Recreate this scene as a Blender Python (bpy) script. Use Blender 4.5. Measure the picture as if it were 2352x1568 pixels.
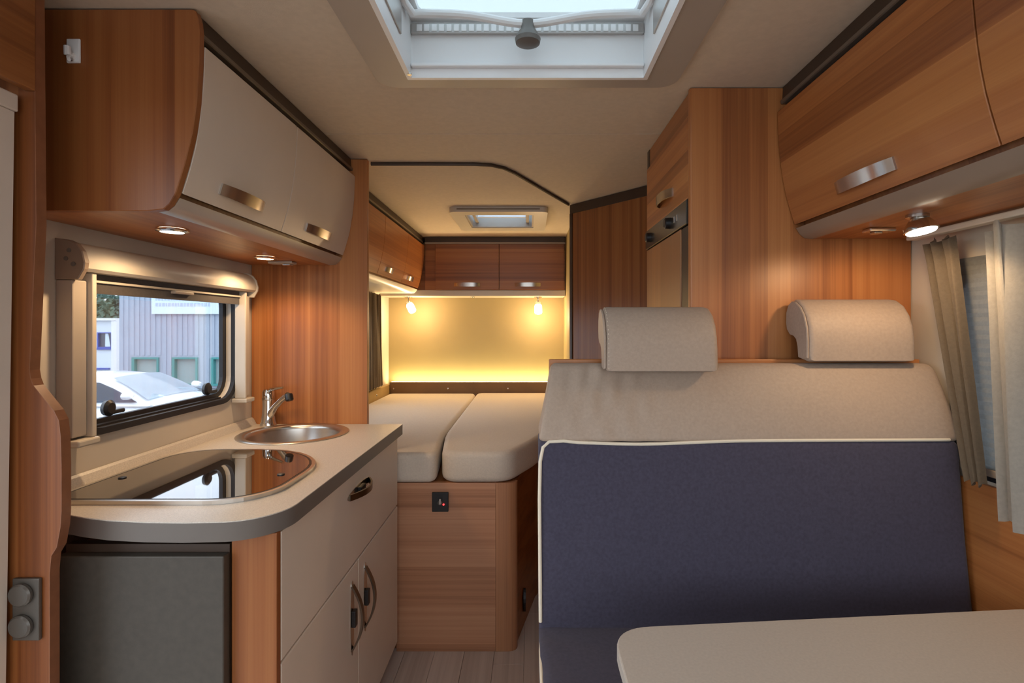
import bpy, bmesh, math, random
from mathutils import Vector, Matrix
random.seed(7)
for o in list(bpy.data.objects): bpy.data.objects.remove(o)
SC = bpy.context.scene
COL = SC.collection
PI = math.pi

# ------------------------------------------------------------------ camera
cam_d = bpy.data.cameras.new('camera')
cam = bpy.data.objects.new('camera', cam_d); COL.objects.link(cam)
cam.location = (0, 0, 1.31); cam.rotation_euler = (PI/2, 0, 0)
cam_d.sensor_width = 36.0; cam_d.lens = 36.0*1230/2352
cam_d.shift_x = -0.0166; cam_d.shift_y = -0.01446
cam_d.clip_start = 0.02; cam_d.clip_end = 300
SC.camera = cam
# ------------------------------------------------------------------ sky / exposure
W = bpy.data.worlds.new('overcast_sky'); SC.world = W; W.use_nodes = True
bg = W.node_tree.nodes['Background']
bg.inputs['Color'].default_value = (0.86, 0.93, 1.0, 1); bg.inputs['Strength'].default_value = 1.15
vs = SC.view_settings
vs.view_transform = 'Standard'; vs.look = 'None'; vs.gamma = 1.0; vs.use_curve_mapping = False
vs.exposure = 1.66
WARM = (1.0, 0.66, 0.36)
LAMP_W = 2.3          # under-cupboard spot
BED_W = 1.75           # bedroom reading lamps
LED_E = 11.0

# ------------------------------------------------------------------ materials
def newmat(name):
    m = bpy.data.materials.new(name); m.use_nodes = True
    nt = m.node_tree; return m, nt, nt.nodes['Principled BSDF']
def plain(name, col, rough=0.5, metal=0.0, bump=0.0, bscale=300, var=0.0, vscale=8, spec=0.5, coat=0.0):
    m, nt, b = newmat(name)
    b.inputs['Roughness'].default_value = rough; b.inputs['Metallic'].default_value = metal
    b.inputs['Specular IOR Level'].default_value = spec
    b.inputs['Coat Weight'].default_value = coat
    b.inputs['Base Color'].default_value = (*col, 1)
    geo = nt.nodes.new('ShaderNodeNewGeometry')
    n = nt.nodes.new('ShaderNodeTexNoise'); n.inputs['Scale'].default_value = vscale
    n.inputs['Detail'].default_value = 4
    nt.links.new(geo.outputs['Position'], n.inputs['Vector'])
    r = nt.nodes.new('ShaderNodeValToRGB')
    r.color_ramp.elements[0].color = (*[c*(1-var) for c in col], 1)
    r.color_ramp.elements[1].color = (*[min(1, c*(1+var)) for c in col], 1)
    r.color_ramp.elements[0].position = 0.3; r.color_ramp.elements[1].position = 0.7
    nt.links.new(n.outputs['Fac'], r.inputs['Fac']); nt.links.new(r.outputs['Color'], b.inputs['Base Color'])
    if bump:
        n2 = nt.nodes.new('ShaderNodeTexNoise'); n2.inputs['Scale'].default_value = bscale
        nt.links.new(geo.outputs['Position'], n2.inputs['Vector'])
        bp = nt.nodes.new('ShaderNodeBump'); bp.inputs['Strength'].default_value = bump
        bp.inputs['Distance'].default_value = 0.002
        nt.links.new(n2.outputs['Fac'], bp.inputs['Height']); nt.links.new(bp.outputs['Normal'], b.inputs['Normal'])
    return m
def wood(name, axis, dark, mid, light, rough=0.38, band=13.0, off=(0, 0, 0), fine=150.0, contrast=1.0):
    """striped laminate; axis = grain direction in world space"""
    m, nt, b = newmat(name); L = nt.links
    geo = nt.nodes.new('ShaderNodeNewGeometry')
    def mapped(across, along, o=(0, 0, 0)):
        mp = nt.nodes.new('ShaderNodeMapping')
        s = [across]*3; s[axis] = along
        mp.inputs['Scale'].default_value = s; mp.inputs['Location'].default_value = [a+c for a, c in zip(off, o)]
        L.new(geo.outputs['Position'], mp.inputs['Vector']); return mp
    v = nt.nodes.new('ShaderNodeTexVoronoi'); v.inputs['Scale'].default_value = 1.0
    L.new(mapped(band, 0.05).outputs['Vector'], v.inputs['Vector'])
    sep = nt.nodes.new('ShaderNodeSeparateColor'); L.new(v.outputs['Color'], sep.inputs['Color'])
    n1 = nt.nodes.new('ShaderNodeTexNoise'); n1.inputs['Scale'].default_value = 1.0; n1.inputs['Detail'].default_value = 3
    L.new(mapped(band*2.2, 0.12, (3, 1, 2)).outputs['Vector'], n1.inputs['Vector'])
    n2 = nt.nodes.new('ShaderNodeTexNoise'); n2.inputs['Scale'].default_value = 1.0; n2.inputs['Detail'].default_value = 4
    n2.inputs['Roughness'].default_value = 0.65
    L.new(mapped(fine, 1.6).outputs['Vector'], n2.inputs['Vector'])
    def math_(op, a, bb):
        k = nt.nodes.new('ShaderNodeMath'); k.operation = op
        for i, q in enumerate((a, bb)):
            if isinstance(q, (int, float)): k.inputs[i].default_value = q
            else: L.new(q, k.inputs[i])
        return k.outputs[0]
    f = math_('ADD', math_('MULTIPLY', sep.outputs[0], 0.27*contrast), math_('MULTIPLY', n1.outputs['Fac'], 0.62*contrast))
    f = math_('ADD', f, math_('MULTIPLY', n2.outputs['Fac'], 0.44))
    f = math_('SUBTRACT', f, 0.18 - 0.5*(1-contrast))
    r = nt.nodes.new('ShaderNodeValToRGB'); cr = r.color_ramp
    cr.elements[0].position = 0.22; cr.elements[0].color = (*dark, 1)
    cr.elements[1].position = 0.80; cr.elements[1].color = (*light, 1)
    e = cr.elements.new(0.50); e.color = (*mid, 1)
    L.new(f, r.inputs['Fac']); L.new(r.outputs['Color'], b.inputs['Base Color'])
    b.inputs['Roughness'].default_value = rough
    bp = nt.nodes.new('ShaderNodeBump'); bp.inputs['Strength'].default_value = 0.08; bp.inputs['Distance'].default_value = 0.001
    L.new(n2.outputs['Fac'], bp.inputs['Height']); L.new(bp.outputs['Normal'], b.inputs['Normal'])
    return m
def fabric(name, col, var=0.12, weave=600, bump=0.25, rough=0.9, sheen=0.25):
    m = plain(name, col, rough, 0, bump, weave, var, 140, spec=0.2)
    b = m.node_tree.nodes['Principled BSDF']
    b.inputs['Sheen Weight'].default_value = sheen; b.inputs['Sheen Roughness'].default_value = 0.5
    return m
def glass(name, tint, gloss=1.0, opacity=0.0, diff=(0.8, 0.85, 0.9)):
    m = bpy.data.materials.new(name); m.use_nodes = True; nt = m.node_tree; nt.nodes.clear(); L = nt.links
    out = nt.nodes.new('ShaderNodeOutputMaterial')
    t = nt.nodes.new('ShaderNodeBsdfTransparent'); t.inputs['Color'].default_value = (*tint, 1)
    g = nt.nodes.new('ShaderNodeBsdfGlossy'); g.inputs['Roughness'].default_value = 0.02
    fr = nt.nodes.new('ShaderNodeFresnel'); fr.inputs['IOR'].default_value = 1.45
    mx = nt.nodes.new('ShaderNodeMixShader')
    mu = nt.nodes.new('ShaderNodeMath'); mu.operation = 'MULTIPLY'; mu.inputs[1].default_value = gloss
    L.new(fr.outputs[0], mu.inputs[0]); L.new(mu.outputs[0], mx.inputs[0]); L.new(t.outputs[0], mx.inputs[1]); L.new(g.outputs[0], mx.inputs[2])
    last = mx
    if opacity:
        tr = nt.nodes.new('ShaderNodeBsdfTranslucent'); tr.inputs['Color'].default_value = (*diff, 1)
        m2 = nt.nodes.new('ShaderNodeMixShader'); m2.inputs[0].default_value = opacity
        L.new(mx.outputs[0], m2.inputs[1]); L.new(tr.outputs[0], m2.inputs[2]); last = m2
    L.new(last.outputs[0], out.inputs['Surface']); return m
def emit(name, col, strength):
    m = bpy.data.materials.new(name); m.use_nodes = True; nt = m.node_tree; nt.nodes.clear()
    out = nt.nodes.new('ShaderNodeOutputMaterial'); e = nt.nodes.new('ShaderNodeEmission')
    e.inputs['Color'].default_value = (*col, 1); e.inputs['Strength'].default_value = strength
    nt.links.new(e.outputs[0], out.inputs['Surface']); return m
def cloth_translucent(name, col, amount):
    m = fabric(name, col, 0.08, 500, 0.15)
    nt = m.node_tree; b = nt.nodes['Principled BSDF']; out = nt.nodes['Material Output']
    t = nt.nodes.new('ShaderNodeBsdfTranslucent'); t.inputs['Color'].default_value = (*col, 1)
    mx = nt.nodes.new('ShaderNodeMixShader'); mx.inputs[0].default_value = amount
    nt.links.new(b.outputs[0], mx.inputs[1]); nt.links.new(t.outputs[0], mx.inputs[2]); nt.links.new(mx.outputs[0], out.inputs['Surface'])
    return m

D_, M_, L_ = (0.235, 0.074, 0.022), (0.43, 0.158, 0.047), (0.555, 0.238, 0.078)
WZ = wood('walnut_vertical', 2, D_, M_, L_)
WY = wood('walnut_lengthwise', 1, D_, M_, L_, off=(5, 2, 9))
WX = wood('walnut_crosswise', 0, D_, M_, L_, off=(1, 7, 4))
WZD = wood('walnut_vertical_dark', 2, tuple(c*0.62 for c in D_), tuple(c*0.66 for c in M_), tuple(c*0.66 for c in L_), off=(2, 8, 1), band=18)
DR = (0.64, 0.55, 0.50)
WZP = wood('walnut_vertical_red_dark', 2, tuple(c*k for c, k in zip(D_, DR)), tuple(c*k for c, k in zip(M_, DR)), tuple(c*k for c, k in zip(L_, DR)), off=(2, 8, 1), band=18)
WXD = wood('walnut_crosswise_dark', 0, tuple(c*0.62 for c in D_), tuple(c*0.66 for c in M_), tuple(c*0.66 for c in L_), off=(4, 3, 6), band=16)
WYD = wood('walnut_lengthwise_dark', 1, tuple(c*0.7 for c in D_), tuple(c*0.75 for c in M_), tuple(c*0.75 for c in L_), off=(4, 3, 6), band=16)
WFLOOR = wood('floor_grey_oak', 1, (0.50, 0.42, 0.37), (0.66, 0.57, 0.51), (0.78, 0.69, 0.62), 0.5, band=9, fine=90)
DARKTRIM = plain('dark_brown_trim', (0.055, 0.032, 0.020), 0.45, var=0.1)
EDGE = plain('red_brown_edge_band', (0.25, 0.095, 0.042), 0.4, var=0.12, vscale=40)
CEIL = plain('ceiling_beige_lining', (0.64, 0.535, 0.415), 0.85, bump=0.15, bscale=500, var=0.04, vscale=60)
WALL = plain('wall_cream_lining', (0.62, 0.55, 0.45), 0.7, var=0.03)
CREAM = plain('door_cream_laminate', (0.74, 0.64, 0.535), 0.36, var=0.02)
WORK = plain('worktop_speckled_beige', (0.60, 0.55, 0.48), 0.33, var=0.14, vscale=350)
WEDGE = plain('worktop_grey_edge', (0.155, 0.132, 0.115), 0.4, var=0.05)
GREYD = plain('grey_brushed_door', (0.066, 0.055, 0.043), 0.55, bump=0.1, bscale=250, var=0.10, vscale=60)
STEEL = plain('brushed_steel', (0.62, 0.59, 0.55), 0.28, 1.0, var=0.05)
CHROME = plain('chrome', (0.75, 0.74, 0.72), 0.08, 1.0)
NICKEL = plain('satin_nickel', (0.56, 0.52, 0.47), 0.24, 1.0, var=0.05)
BRONZE = plain('dark_nickel', (0.20, 0.165, 0.13), 0.3, 1.0)
BLACK = plain('black_plastic', (0.012, 0.012, 0.014), 0.4)
RUBBER = plain('black_rubber', (0.012, 0.012, 0.016), 0.55)
HOB = plain('hob_black_glass', (0.022, 0.015, 0.011), 0.02, spec=1.0, coat=1.0)
PLAST = plain('cream_plastic', (0.60, 0.54, 0.45), 0.4, var=0.02)
PLASTD = plain('taupe_plastic', (0.42, 0.36, 0.30), 0.45, var=0.03)
WHITE = plain('white_plastic', (0.88, 0.88, 0.88), 0.4, var=0.01)
SILVER = plain('silver_plastic', (0.50, 0.48, 0.46), 0.30, 0.5, var=0.03)
GREY = plain('grey_plastic', (0.16, 0.145, 0.13), 0.45, var=0.03)
TAN = fabric('tan_leatherette', (0.41, 0.315, 0.245), 0.06, 700, 0.2, 0.55, 0.1)
TAN.node_tree.nodes['Principled BSDF'].inputs['Specular IOR Level'].default_value = 0.4
NAVY = fabric('navy_woven', (0.064, 0.059, 0.090), 0.12, 1400, 0.3, 0.95, 0.12)
PIPE = plain('cream_piping', (0.80, 0.72, 0.58), 0.6)
MATT = fabric('mattress_cover', (0.72, 0.64, 0.54), 0.05, 260, 0.4, 0.9, 0.1)
TABLE = plain('table_beige_laminate', (0.56, 0.51, 0.45), 0.35, var=0.05, vscale=200)
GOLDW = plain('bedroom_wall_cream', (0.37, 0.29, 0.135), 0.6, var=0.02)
HEADB = plain('headboard_brown_vinyl', (0.17, 0.095, 0.042), 0.55, bump=0.2, bscale=350, var=0.08)
HEADS = plain('side_bolster_ochre', (0.42, 0.29, 0.12), 0.6, bump=0.2, bscale=350, var=0.06)
CURW = cloth_translucent('curtain_white', (0.66, 0.63, 0.57), 0.3)
CURT = cloth_translucent('curtain_taupe', (0.27, 0.215, 0.155), 0.12)
WXB = wood('walnut_bed_crosswise', 0, (0.33, 0.145, 0.072), (0.52, 0.25, 0.135), (0.64, 0.345, 0.20), off=(1, 7, 4), band=16)
WZB = wood('walnut_bed_vertical', 2, (0.33, 0.145, 0.072), (0.52, 0.25, 0.125), (0.64, 0.335, 0.18), off=(1, 7, 4), band=16)
CURG = cloth_translucent('curtain_grey_brown', (0.22, 0.17, 0.12), 0.12)
BLIND = cloth_translucent('blind_grey', (0.30, 0.305, 0.295), 0.18)
BLINDD = fabric('blind_dark', (0.07, 0.06, 0.055), 0.1)
PANE = glass('window_pane', (0.93, 0.96, 1.0), 0.5)
SKYPANE = glass('skylight_pane', (0.36, 0.395, 0.405), 0.6, 0.55, (0.66, 0.71, 0.73))
VALT = plain('valance_taupe', (0.30, 0.225, 0.17), 0.35, var=0.03)
KNOBG = plain('grey_metallic_knob', (0.115, 0.10, 0.085), 0.35, 0.3)
RAILM = plain('trim_line_taupe', (0.20, 0.165, 0.13), 0.35, 0.4)
HATCHP = glass('hatch_pane', (0.75, 0.86, 0.95), 0.5, 0.4, (0.8, 0.9, 1.0))
E_LAMP = emit('lamp_warm_glow', (1.0, 0.83, 0.60), 9.0)
E_BULB = emit('bulb_warm_glow', (1.0, 0.76, 0.48), 7.0)
E_LED = emit('led_strip_glow', (1.0, 0.82, 0.40), LED_E)
E_RED = emit('red_led_glow', (1.0, 0.02, 0.02), 2.5)

# ------------------------------------------------------------------ builders
class B:
    def __init__(s): s.bm = bmesh.new()
    def box(s, x0, x1, y0, y1, z0, z1, bev=0.0, seg=2):
        t = bmesh.new()
        vs_ = [t.verts.new((x, y, z)) for x in (x0, x1) for y in (y0, y1) for z in (z0, z1)]
        for f in ((0, 1, 3, 2), (4, 6, 7, 5), (0, 4, 5, 1), (2, 3, 7, 6), (0, 2, 6, 4), (1, 5, 7, 3)): t.faces.new([vs_[i] for i in f])
        bmesh.ops.recalc_face_normals(t, faces=t.faces)
        if bev: bmesh.ops.bevel(t, geom=list(t.edges), offset=bev, segments=seg, profile=0.5, affect='EDGES')
        s.join(t); return s
    def join(s, t):
        me = bpy.data.meshes.new('tmp'); t.to_mesh(me); t.free(); s.bm.from_mesh(me); bpy.data.meshes.remove(me)
    def prism(s, poly, axis, a0, a1, bev=0.0, seg=2):
        """poly: 2-D outline in the two other axes (cyclic order kept: x->(y,z), y->(x,z), z->(x,y))"""
        t = bmesh.new()
        def P(p, a): return {0: (a, p[0], p[1]), 1: (p[0], a, p[1]), 2: (p[0], p[1], a)}[axis]
        r0 = [t.verts.new(P(p, a0)) for p in poly]; r1 = [t.verts.new(P(p, a1)) for p in poly]
        n = len(poly)
        t.faces.new(r0); t.faces.new(r1[::-1])
        for i in range(n): t.faces.new([r0[i], r1[i], r1[(i+1) % n], r0[(i+1) % n]])
        bmesh.ops.recalc_face_normals(t, faces=t.faces)
        if bev:
            cap = [e for e in t.edges if (e.verts[0] in r0) == (e.verts[1] in r0)]
            bmesh.ops.bevel(t, geom=cap, offset=bev, segments=seg, profile=0.5, affect='EDGES')
        s.join(t); return s
    def ring(s, outer, inner, axis, a0, a1):
        def P(p, a): return {0: (a, p[0], p[1]), 1: (p[0], a, p[1]), 2: (p[0], p[1], a)}[axis]
        t = bmesh.new(); n = len(outer)
        q = [[t.verts.new(P(p, a)) for p in lst] for lst in (outer, inner) for a in (a0, a1)]
        for i in range(n):
            j = (i+1) % n
            t.faces.new([q[0][i], q[0][j], q[1][j], q[1][i]]); t.faces.new([q[2][i], q[3][i], q[3][j], q[2][j]])
            t.faces.new([q[0][i], q[2][i], q[2][j], q[0][j]]); t.faces.new([q[1][i], q[1][j], q[3][j], q[3][i]])
        bmesh.ops.recalc_face_normals(t, faces=t.faces); s.join(t); return s
    def tube(s, pts, r, n=10, closed=False):
        t = bmesh.new(); pts = [Vector(p) for p in pts]; m = len(pts)
        rs = r if isinstance(r, (list, tuple)) else [r]*m
        up = None; rings = []
        for i, p in enumerate(pts):
            a = pts[i-1] if (i > 0 or closed) else p; b = pts[(i+1) % m] if (i < m-1 or closed) else p
            d = (b-a).normalized()
            if up is None: up = Vector((0, 0, 1)) if abs(d.z) < 0.9 else Vector((1, 0, 0))
            u = (up - d*up.dot(d)).normalized(); v = d.cross(u); up = u
            rings.append([t.verts.new(p + rs[i]*(u*math.cos(2*PI*k/n)+v*math.sin(2*PI*k/n))) for k in range(n)])
        for i in range(m if closed else m-1):
            A, C = rings[i], rings[(i+1) % m]
            for k in range(n): t.faces.new([A[k], A[(k+1) % n], C[(k+1) % n], C[k]])
        if not closed: t.faces.new(rings[0][::-1]); t.faces.new(rings[-1])
        bmesh.ops.recalc_face_normals(t, faces=t.faces); s.join(t); return s
    def lathe(s, prof, c, axis=(0, 0, 1), n=24, capped=True):
        t = bmesh.new(); ax = Vector(axis).normalized(); c = Vector(c)
        u = ax.orthogonal().normalized(); v = ax.cross(u); rings = []
        for r, h in prof:
            rings.append([t.verts.new(c+ax*h+max(r, 1e-4)*(u*math.cos(2*PI*k/n)+v*math.sin(2*PI*k/n))) for k in range(n)])
        for A, C in zip(rings[:-1], rings[1:]):
            for k in range(n): t.faces.new([A[k], A[(k+1) % n], C[(k+1) % n], C[k]])
        if capped: t.faces.new(rings[0][::-1]); t.faces.new(rings[-1])
        bmesh.ops.recalc_face_normals(t, faces=t.faces); s.join(t); return s
    def grid(s, fn, nu, nv, thick=0.0):
        t = bmesh.new()
        V = [[t.verts.new(fn(i/nu, j/nv)) for j in range(nv+1)] for i in range(nu+1)]
        for i in range(nu):
            for j in range(nv): t.faces.new([V[i][j], V[i+1][j], V[i+1][j+1], V[i][j+1]])
        if thick: bmesh.ops.solidify(t, geom=list(t.faces), thickness=thick)
        s.join(t); return s
    def rings_(s, rings):
        t = bmesh.new(); R = [[t.verts.new(p) for p in r] for r in rings]; n = len(R[0])
        for A, C in zip(R[:-1], R[1:]):
            for k in range(n): t.faces.new([A[k], A[(k+1) % n], C[(k+1) % n], C[k]])
        t.faces.new(R[0][::-1]); t.faces.new(R[-1])
        bmesh.ops.recalc_face_normals(t, faces=t.faces); s.join(t); return s
    def xf(s, M): bmesh.ops.transform(s.bm, matrix=M, verts=s.bm.verts); return s
    def build(s, name, mat, parent=None, smooth=None, label=None, kind=None, ang=35):
        bm = s.bm
        if not bm.verts: bm.verts.new((0, 0, 0))
        mn = Vector([min(v.co[i] for v in bm.verts) for i in range(3)]); mx = Vector([max(v.co[i] for v in bm.verts) for i in range(3)])
        c = (mn+mx)/2; c.z = mn.z
        bmesh.ops.translate(bm, verts=bm.verts, vec=-c)
        me = bpy.data.meshes.new(name); bm.to_mesh(me); bm.free()
        me.materials.append(mat)
        if smooth:
            for p in me.polygons: p.use_smooth = True
            me.set_sharp_from_angle(angle=math.radians(ang))
        o = bpy.data.objects.new(name, me); COL.objects.link(o)
        wl = Vector((0, 0, 0)); p = parent
        while p: wl += p.location; p = p.parent
        o.location = c - wl
        if parent: o.parent = parent
        if label: o['label'] = label
        if kind: o['kind'] = kind
        return o
def tag(o, label, cat, group=None):
    o['label'] = label; o['category'] = cat
    if group: o['group'] = group
    return o
def thing(name, loc, label, cat, group=None):
    o = bpy.data.objects.new(name, None); COL.objects.link(o); o.location = loc; o.empty_display_size = 0.05
    return tag(o, label, cat, group)
def struct(o): o['kind'] = 'structure'; return o
def sroot(name, loc):
    o = bpy.data.objects.new(name, None); COL.objects.link(o); o.location = loc; o.empty_display_size = 0.05
    return struct(o)
def copy_tree(o, parent=None):
    c = o.copy(); COL.objects.link(c); c.parent = parent
    for ch in o.children: copy_tree(ch, c)
    return c
def rrect(u0, u1, v0, v1, r, n=6):
    """rounded rectangle; r scalar or (r at u0v0, u1v0, u1v1, u0v1)"""
    rr = r if isinstance(r, (list, tuple)) else (r,)*4
    out = []
    for (cx, cy, a0), q in zip(((u0, v0, PI), (u1, v0, 1.5*PI), (u1, v1, 0), (u0, v1, 0.5*PI)), rr):
        ox = cx + (q if cx == u0 else -q); oy = cy + (q if cy == v0 else -q)
        for k in range(n+1):
            a = a0 + 0.5*PI*k/n; out.append((ox+q*math.cos(a), oy+q*math.sin(a)))
    return out
def wall_cells(axis, a0, a1, u0, u1, v0, v1, holes):
    """solid wall slab across axis with rectangular holes (u0,u1,v0,v1)"""
    us = sorted({u0, u1, *[h[0] for h in holes], *[h[1] for h in holes]}); vs_ = sorted({v0, v1, *[h[2] for h in holes], *[h[3] for h in holes]})
    b = B(); t = b.bm; cache = {}
    def V(u, v, a):
        k = (round(u, 5), round(v, 5), a)
        if k not in cache: cache[k] = t.verts.new({0: (a, u, v), 1: (u, a, v), 2: (u, v, a)}[axis])
        return cache[k]
    solid = {}
    for i in range(len(us)-1):
        for j in range(len(vs_)-1):
            cu, cv = (us[i]+us[i+1])/2, (vs_[j]+vs_[j+1])/2
            solid[i, j] = not any(h[0] < cu < h[1] and h[2] < cv < h[3] for h in holes)
    for (i, j), ok in solid.items():
        if not ok: continue
        q = [(us[i], vs_[j]), (us[i+1], vs_[j]), (us[i+1], vs_[j+1]), (us[i], vs_[j+1])]
        for a in (a0, a1): t.faces.new([V(*p, a) for p in q])
        for k, (di, dj) in enumerate(((0, -1), (1, 0), (0, 1), (-1, 0))):
            if not solid.get((i+di, j+dj), False):
                p, r = q[k], q[(k+1) % 4]; t.faces.new([V(*p, a0), V(*r, a0), V(*r, a1), V(*p, a1)])
    bmesh.ops.recalc_face_normals(t, faces=t.faces); return b
def strip_handle(parent, c, ld, nd, length, width, bulge, mat=None, name='handle', thick=0.004):
    """bowed metal strip grip: ends on the surface, middle standing off along nd"""
    c, ld, nd = Vector(c), Vector(ld).normalized(), Vector(nd).normalized(); td = ld.cross(nd).normalized()
    b = B(); rings = []
    N = 14
    for i in range(N+1):
        t = i/N*2-1
        h = bulge*(1-abs(t)**3.0) + thick*0.5
        p = c + ld*(t*length/2) + nd*h
        w = width/2*(1-0.12*t*t)
        rings.append([p+td*w-nd*thick/2, p-td*w-nd*thick/2, p-td*w+nd*thick/2, p+td*w+nd*thick/2])
    b.rings_(rings); return b.build(name, mat or NICKEL, parent, True)
def spot(parent, loc, power, size=0.02, cone=130, blend=0.7, d=(0, 0, -1)):
    l = bpy.data.lights.new('lamp_light', 'SPOT'); l.energy = power; l.color = WARM; l.spot_size = math.radians(cone); l.spot_blend = blend
    l.shadow_soft_size = size
    o = bpy.data.objects.new('lamp_light', l); COL.objects.link(o)
    o.parent = parent; o.location = Vector(loc) - parent.location
    o.rotation_euler = Vector(d).to_track_quat('-Z', 'Y').to_euler(); return o

# ------------------------------------------------------------------ shell
XL, XR, ZC, YR = -1.10, 1.065, 1.975, 4.20
YF = -1.55
# floor + planks
fl = struct(B().box(XL-0.05, XR+0.05, YF, YR+0.05, -0.06, -0.008).build('floor', WFLOOR))
plank_me = {}
x = -0.62; row = 0
while x < 0.56:
    y = -0.30 + (row*0.37) % 0.9 - 0.9
    while y < 2.95:
        y0, y1 = max(y, -0.3), min(y+0.9, 2.95)
        if y1-y0 > 0.05:
            key = round(y1-y0, 3)
            if key not in plank_me:
                o = B().box(x+0.0006, x+0.1194, y0+0.0006, y1-0.0006, -0.008, 0.0, 0.0008, 1).build('plank', WFLOOR, fl); plank_me[key] = o.data
            else:
                o = bpy.data.objects.new('plank', plank_me[key]); COL.objects.link(o); o.parent = fl
                o.location = Vector((x+0.06, (y0+y1)/2, -0.008)) - fl.location
        y += 0.9
    x += 0.12; row += 1
# ceiling with two roof openings
SK = (-0.318, 0.310, 0.74, 1.405)
HT = (-0.37, 0.03, 3.05, 3.45)
ce = struct(wall_cells(2, ZC, ZC+0.04, XL-0.05, XR+0.05, YF, YR+0.05, [SK, HT]).build('ceiling', CEIL))
B().box(-0.70, 0.46, 1.848, 1.852, ZC-0.0015, ZC+0.001).build('seam_strip', CEIL, ce)
# left wall: kitchen window, bedroom window, cab side window
WK = (1.285, 1.995, 1.045, 1.465); WBED = (2.55, 3.62, 0.95, 1.42)
wl = struct(wall_cells(0, XL-0.045, XL, YF, YR, 0.0, ZC, [WK, WBED, (-1.50, -0.55, 0.85, 1.75), (0.12, 0.92, 0.0, 1.74)]).build('wall_left', WALL))
WR = (0.25, 1.32, 0.97, 1.46)
wr = struct(wall_cells(0, XR, XR+0.045, YF, YR, 0.0, ZC, [WR, (-1.50, -0.55, 0.85, 1.75)]).build('wall_right', WALL))
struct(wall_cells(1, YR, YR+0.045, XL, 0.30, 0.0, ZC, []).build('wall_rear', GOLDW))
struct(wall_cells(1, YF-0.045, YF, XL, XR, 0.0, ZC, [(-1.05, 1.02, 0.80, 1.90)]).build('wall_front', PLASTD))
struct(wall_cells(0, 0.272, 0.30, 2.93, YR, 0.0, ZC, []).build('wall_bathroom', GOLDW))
# wood lining of the lower right wall
struct(B().box(XR-0.012, XR, -0.2, 1.485, 0.0, 0.945, 0.002).build('trim_1', WY))
# dark curtain track across the ceiling in front of the bedroom
pts = [(-0.64, 2.17), (-0.42, 2.17), (-0.22, 2.172), (-0.155, 2.185), (-0.105, 2.225), (-0.06, 2.30)]
pts += [(-0.06+(0.262+0.0-0.036-(-0.06))*t, 2.30+0.62*t) for t in (0.33, 0.66, 0.955)]
tr = B().tube([(px, py, ZC-0.006) for px, py in pts], 0.0075, 8).build('curtain_track', DARKTRIM, None, True)
tag(tr, 'dark brown curved curtain track fixed across the bedroom ceiling', 'curtain track')

# ------------------------------------------------------------------ roof skylight (above the lounge)
sk = thing('roof_skylight', (0, 1.07, ZC), 'large white roof skylight with curved bow bar above the lounge', 'skylight')
o_ = rrect(SK[0]-0.085, SK[1]+0.085, SK[2]-0.085, SK[3]+0.055, 0.05); i_ = rrect(SK[0]+0.004, SK[1]-0.004, SK[2]+0.004, SK[3]-0.004, 0.004)
B().ring(o_, i_, 2, ZC-0.014, ZC-0.0005).build('bezel', PLASTD, sk)
B().ring(rrect(*SK[:2], *SK[2:], 0.003), rrect(SK[0]+0.012, SK[1]-0.012, SK[2]+0.012, SK[3]-0.012, 0.003), 2, ZC-0.018, ZC+0.148).build('well', WHITE, sk)
B().ring(rrect(SK[0]+0.012, SK[1]-0.012, SK[2]+0.012, SK[3]-0.012, 0.003), rrect(SK[0]+0.04, SK[1]-0.04, SK[2]+0.04, SK[3]-0.03, 0.03), 2, ZC+0.128, ZC+0.142).build('pane_frame', WHITE, sk)
B().box(SK[0]+0.013, SK[1]-0.013, SK[2]+0.013, SK[3]-0.013, ZC+0.143, ZC+0.149).build('pane', SKYPANE, sk)
B().box(SK[0]+0.013, SK[1]-0.013, SK[3]-0.026, SK[3]-0.0125, ZC+0.006, ZC+0.016, 0.003).build('lower_ledge', WHITE, sk)
st = B().box(SK[0]+0.013, SK[1]-0.013, SK[3]-0.024, SK[3]-0.0125, ZC+0.092, ZC+0.118, 0.002).build('perforated_strip', SILVER, sk)
lit_slot = None
for k in range(30):
    xx = SK[0]+0.035 + k*(SK[1]-SK[0]-0.07)/29
    if lit_slot is None: lit_slot = B().box(xx-0.0068, xx+0.0068, SK[3]-0.0262, SK[3]-0.0242, ZC+0.096, ZC+0.114, 0.0008, 1).build('lit_slot', WHITE, st); x0s = xx  # white blocks paint the light showing in the strip's perforations
    else:
        o = bpy.data.objects.new('lit_slot', lit_slot.data); COL.objects.link(o); o.parent = st; o.location = lit_slot.location + Vector((xx-x0s, 0, 0))
def bow(t):
    xx = SK[0]+0.03+(SK[1]-SK[0]-0.06)*t; w = math.exp(-((t-0.5)/0.20)**2)
    return (xx, 1.325, ZC+0.110-0.026*w)
B().tube([(SK[0]+0.016, 1.16, ZC+0.116), (SK[0]+0.020, 1.28, ZC+0.112)] + [bow(k/24) for k in range(25)] + [(SK[1]-0.020, 1.28, ZC+0.112), (SK[1]-0.016, 1.16, ZC+0.116)], 0.0100, 10).build('bow_bar', WHITE, sk, True)
kb = B().lathe([(0.016, 0.0), (0.017, -0.018), (0.026, -0.032), (0.032, -0.044), (0.030, -0.054), (0.018, -0.060)], (-0.003, 1.325, ZC+0.090)).build('latch_knob', GREY, sk, True)
for sx in (SK[0]+0.014, SK[1]-0.014):
    B().box(sx-0.002, sx+0.002, 1.08, 1.27, ZC+0.028, ZC+0.10, 0.001).build('hinge_arm', SILVER, sk)
B().lathe([(0.006, 0), (0.006, 0.004)], (SK[0]+0.011, 1.375, ZC-0.019), n=12).build('screw_cap', NICKEL, sk, True)

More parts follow.
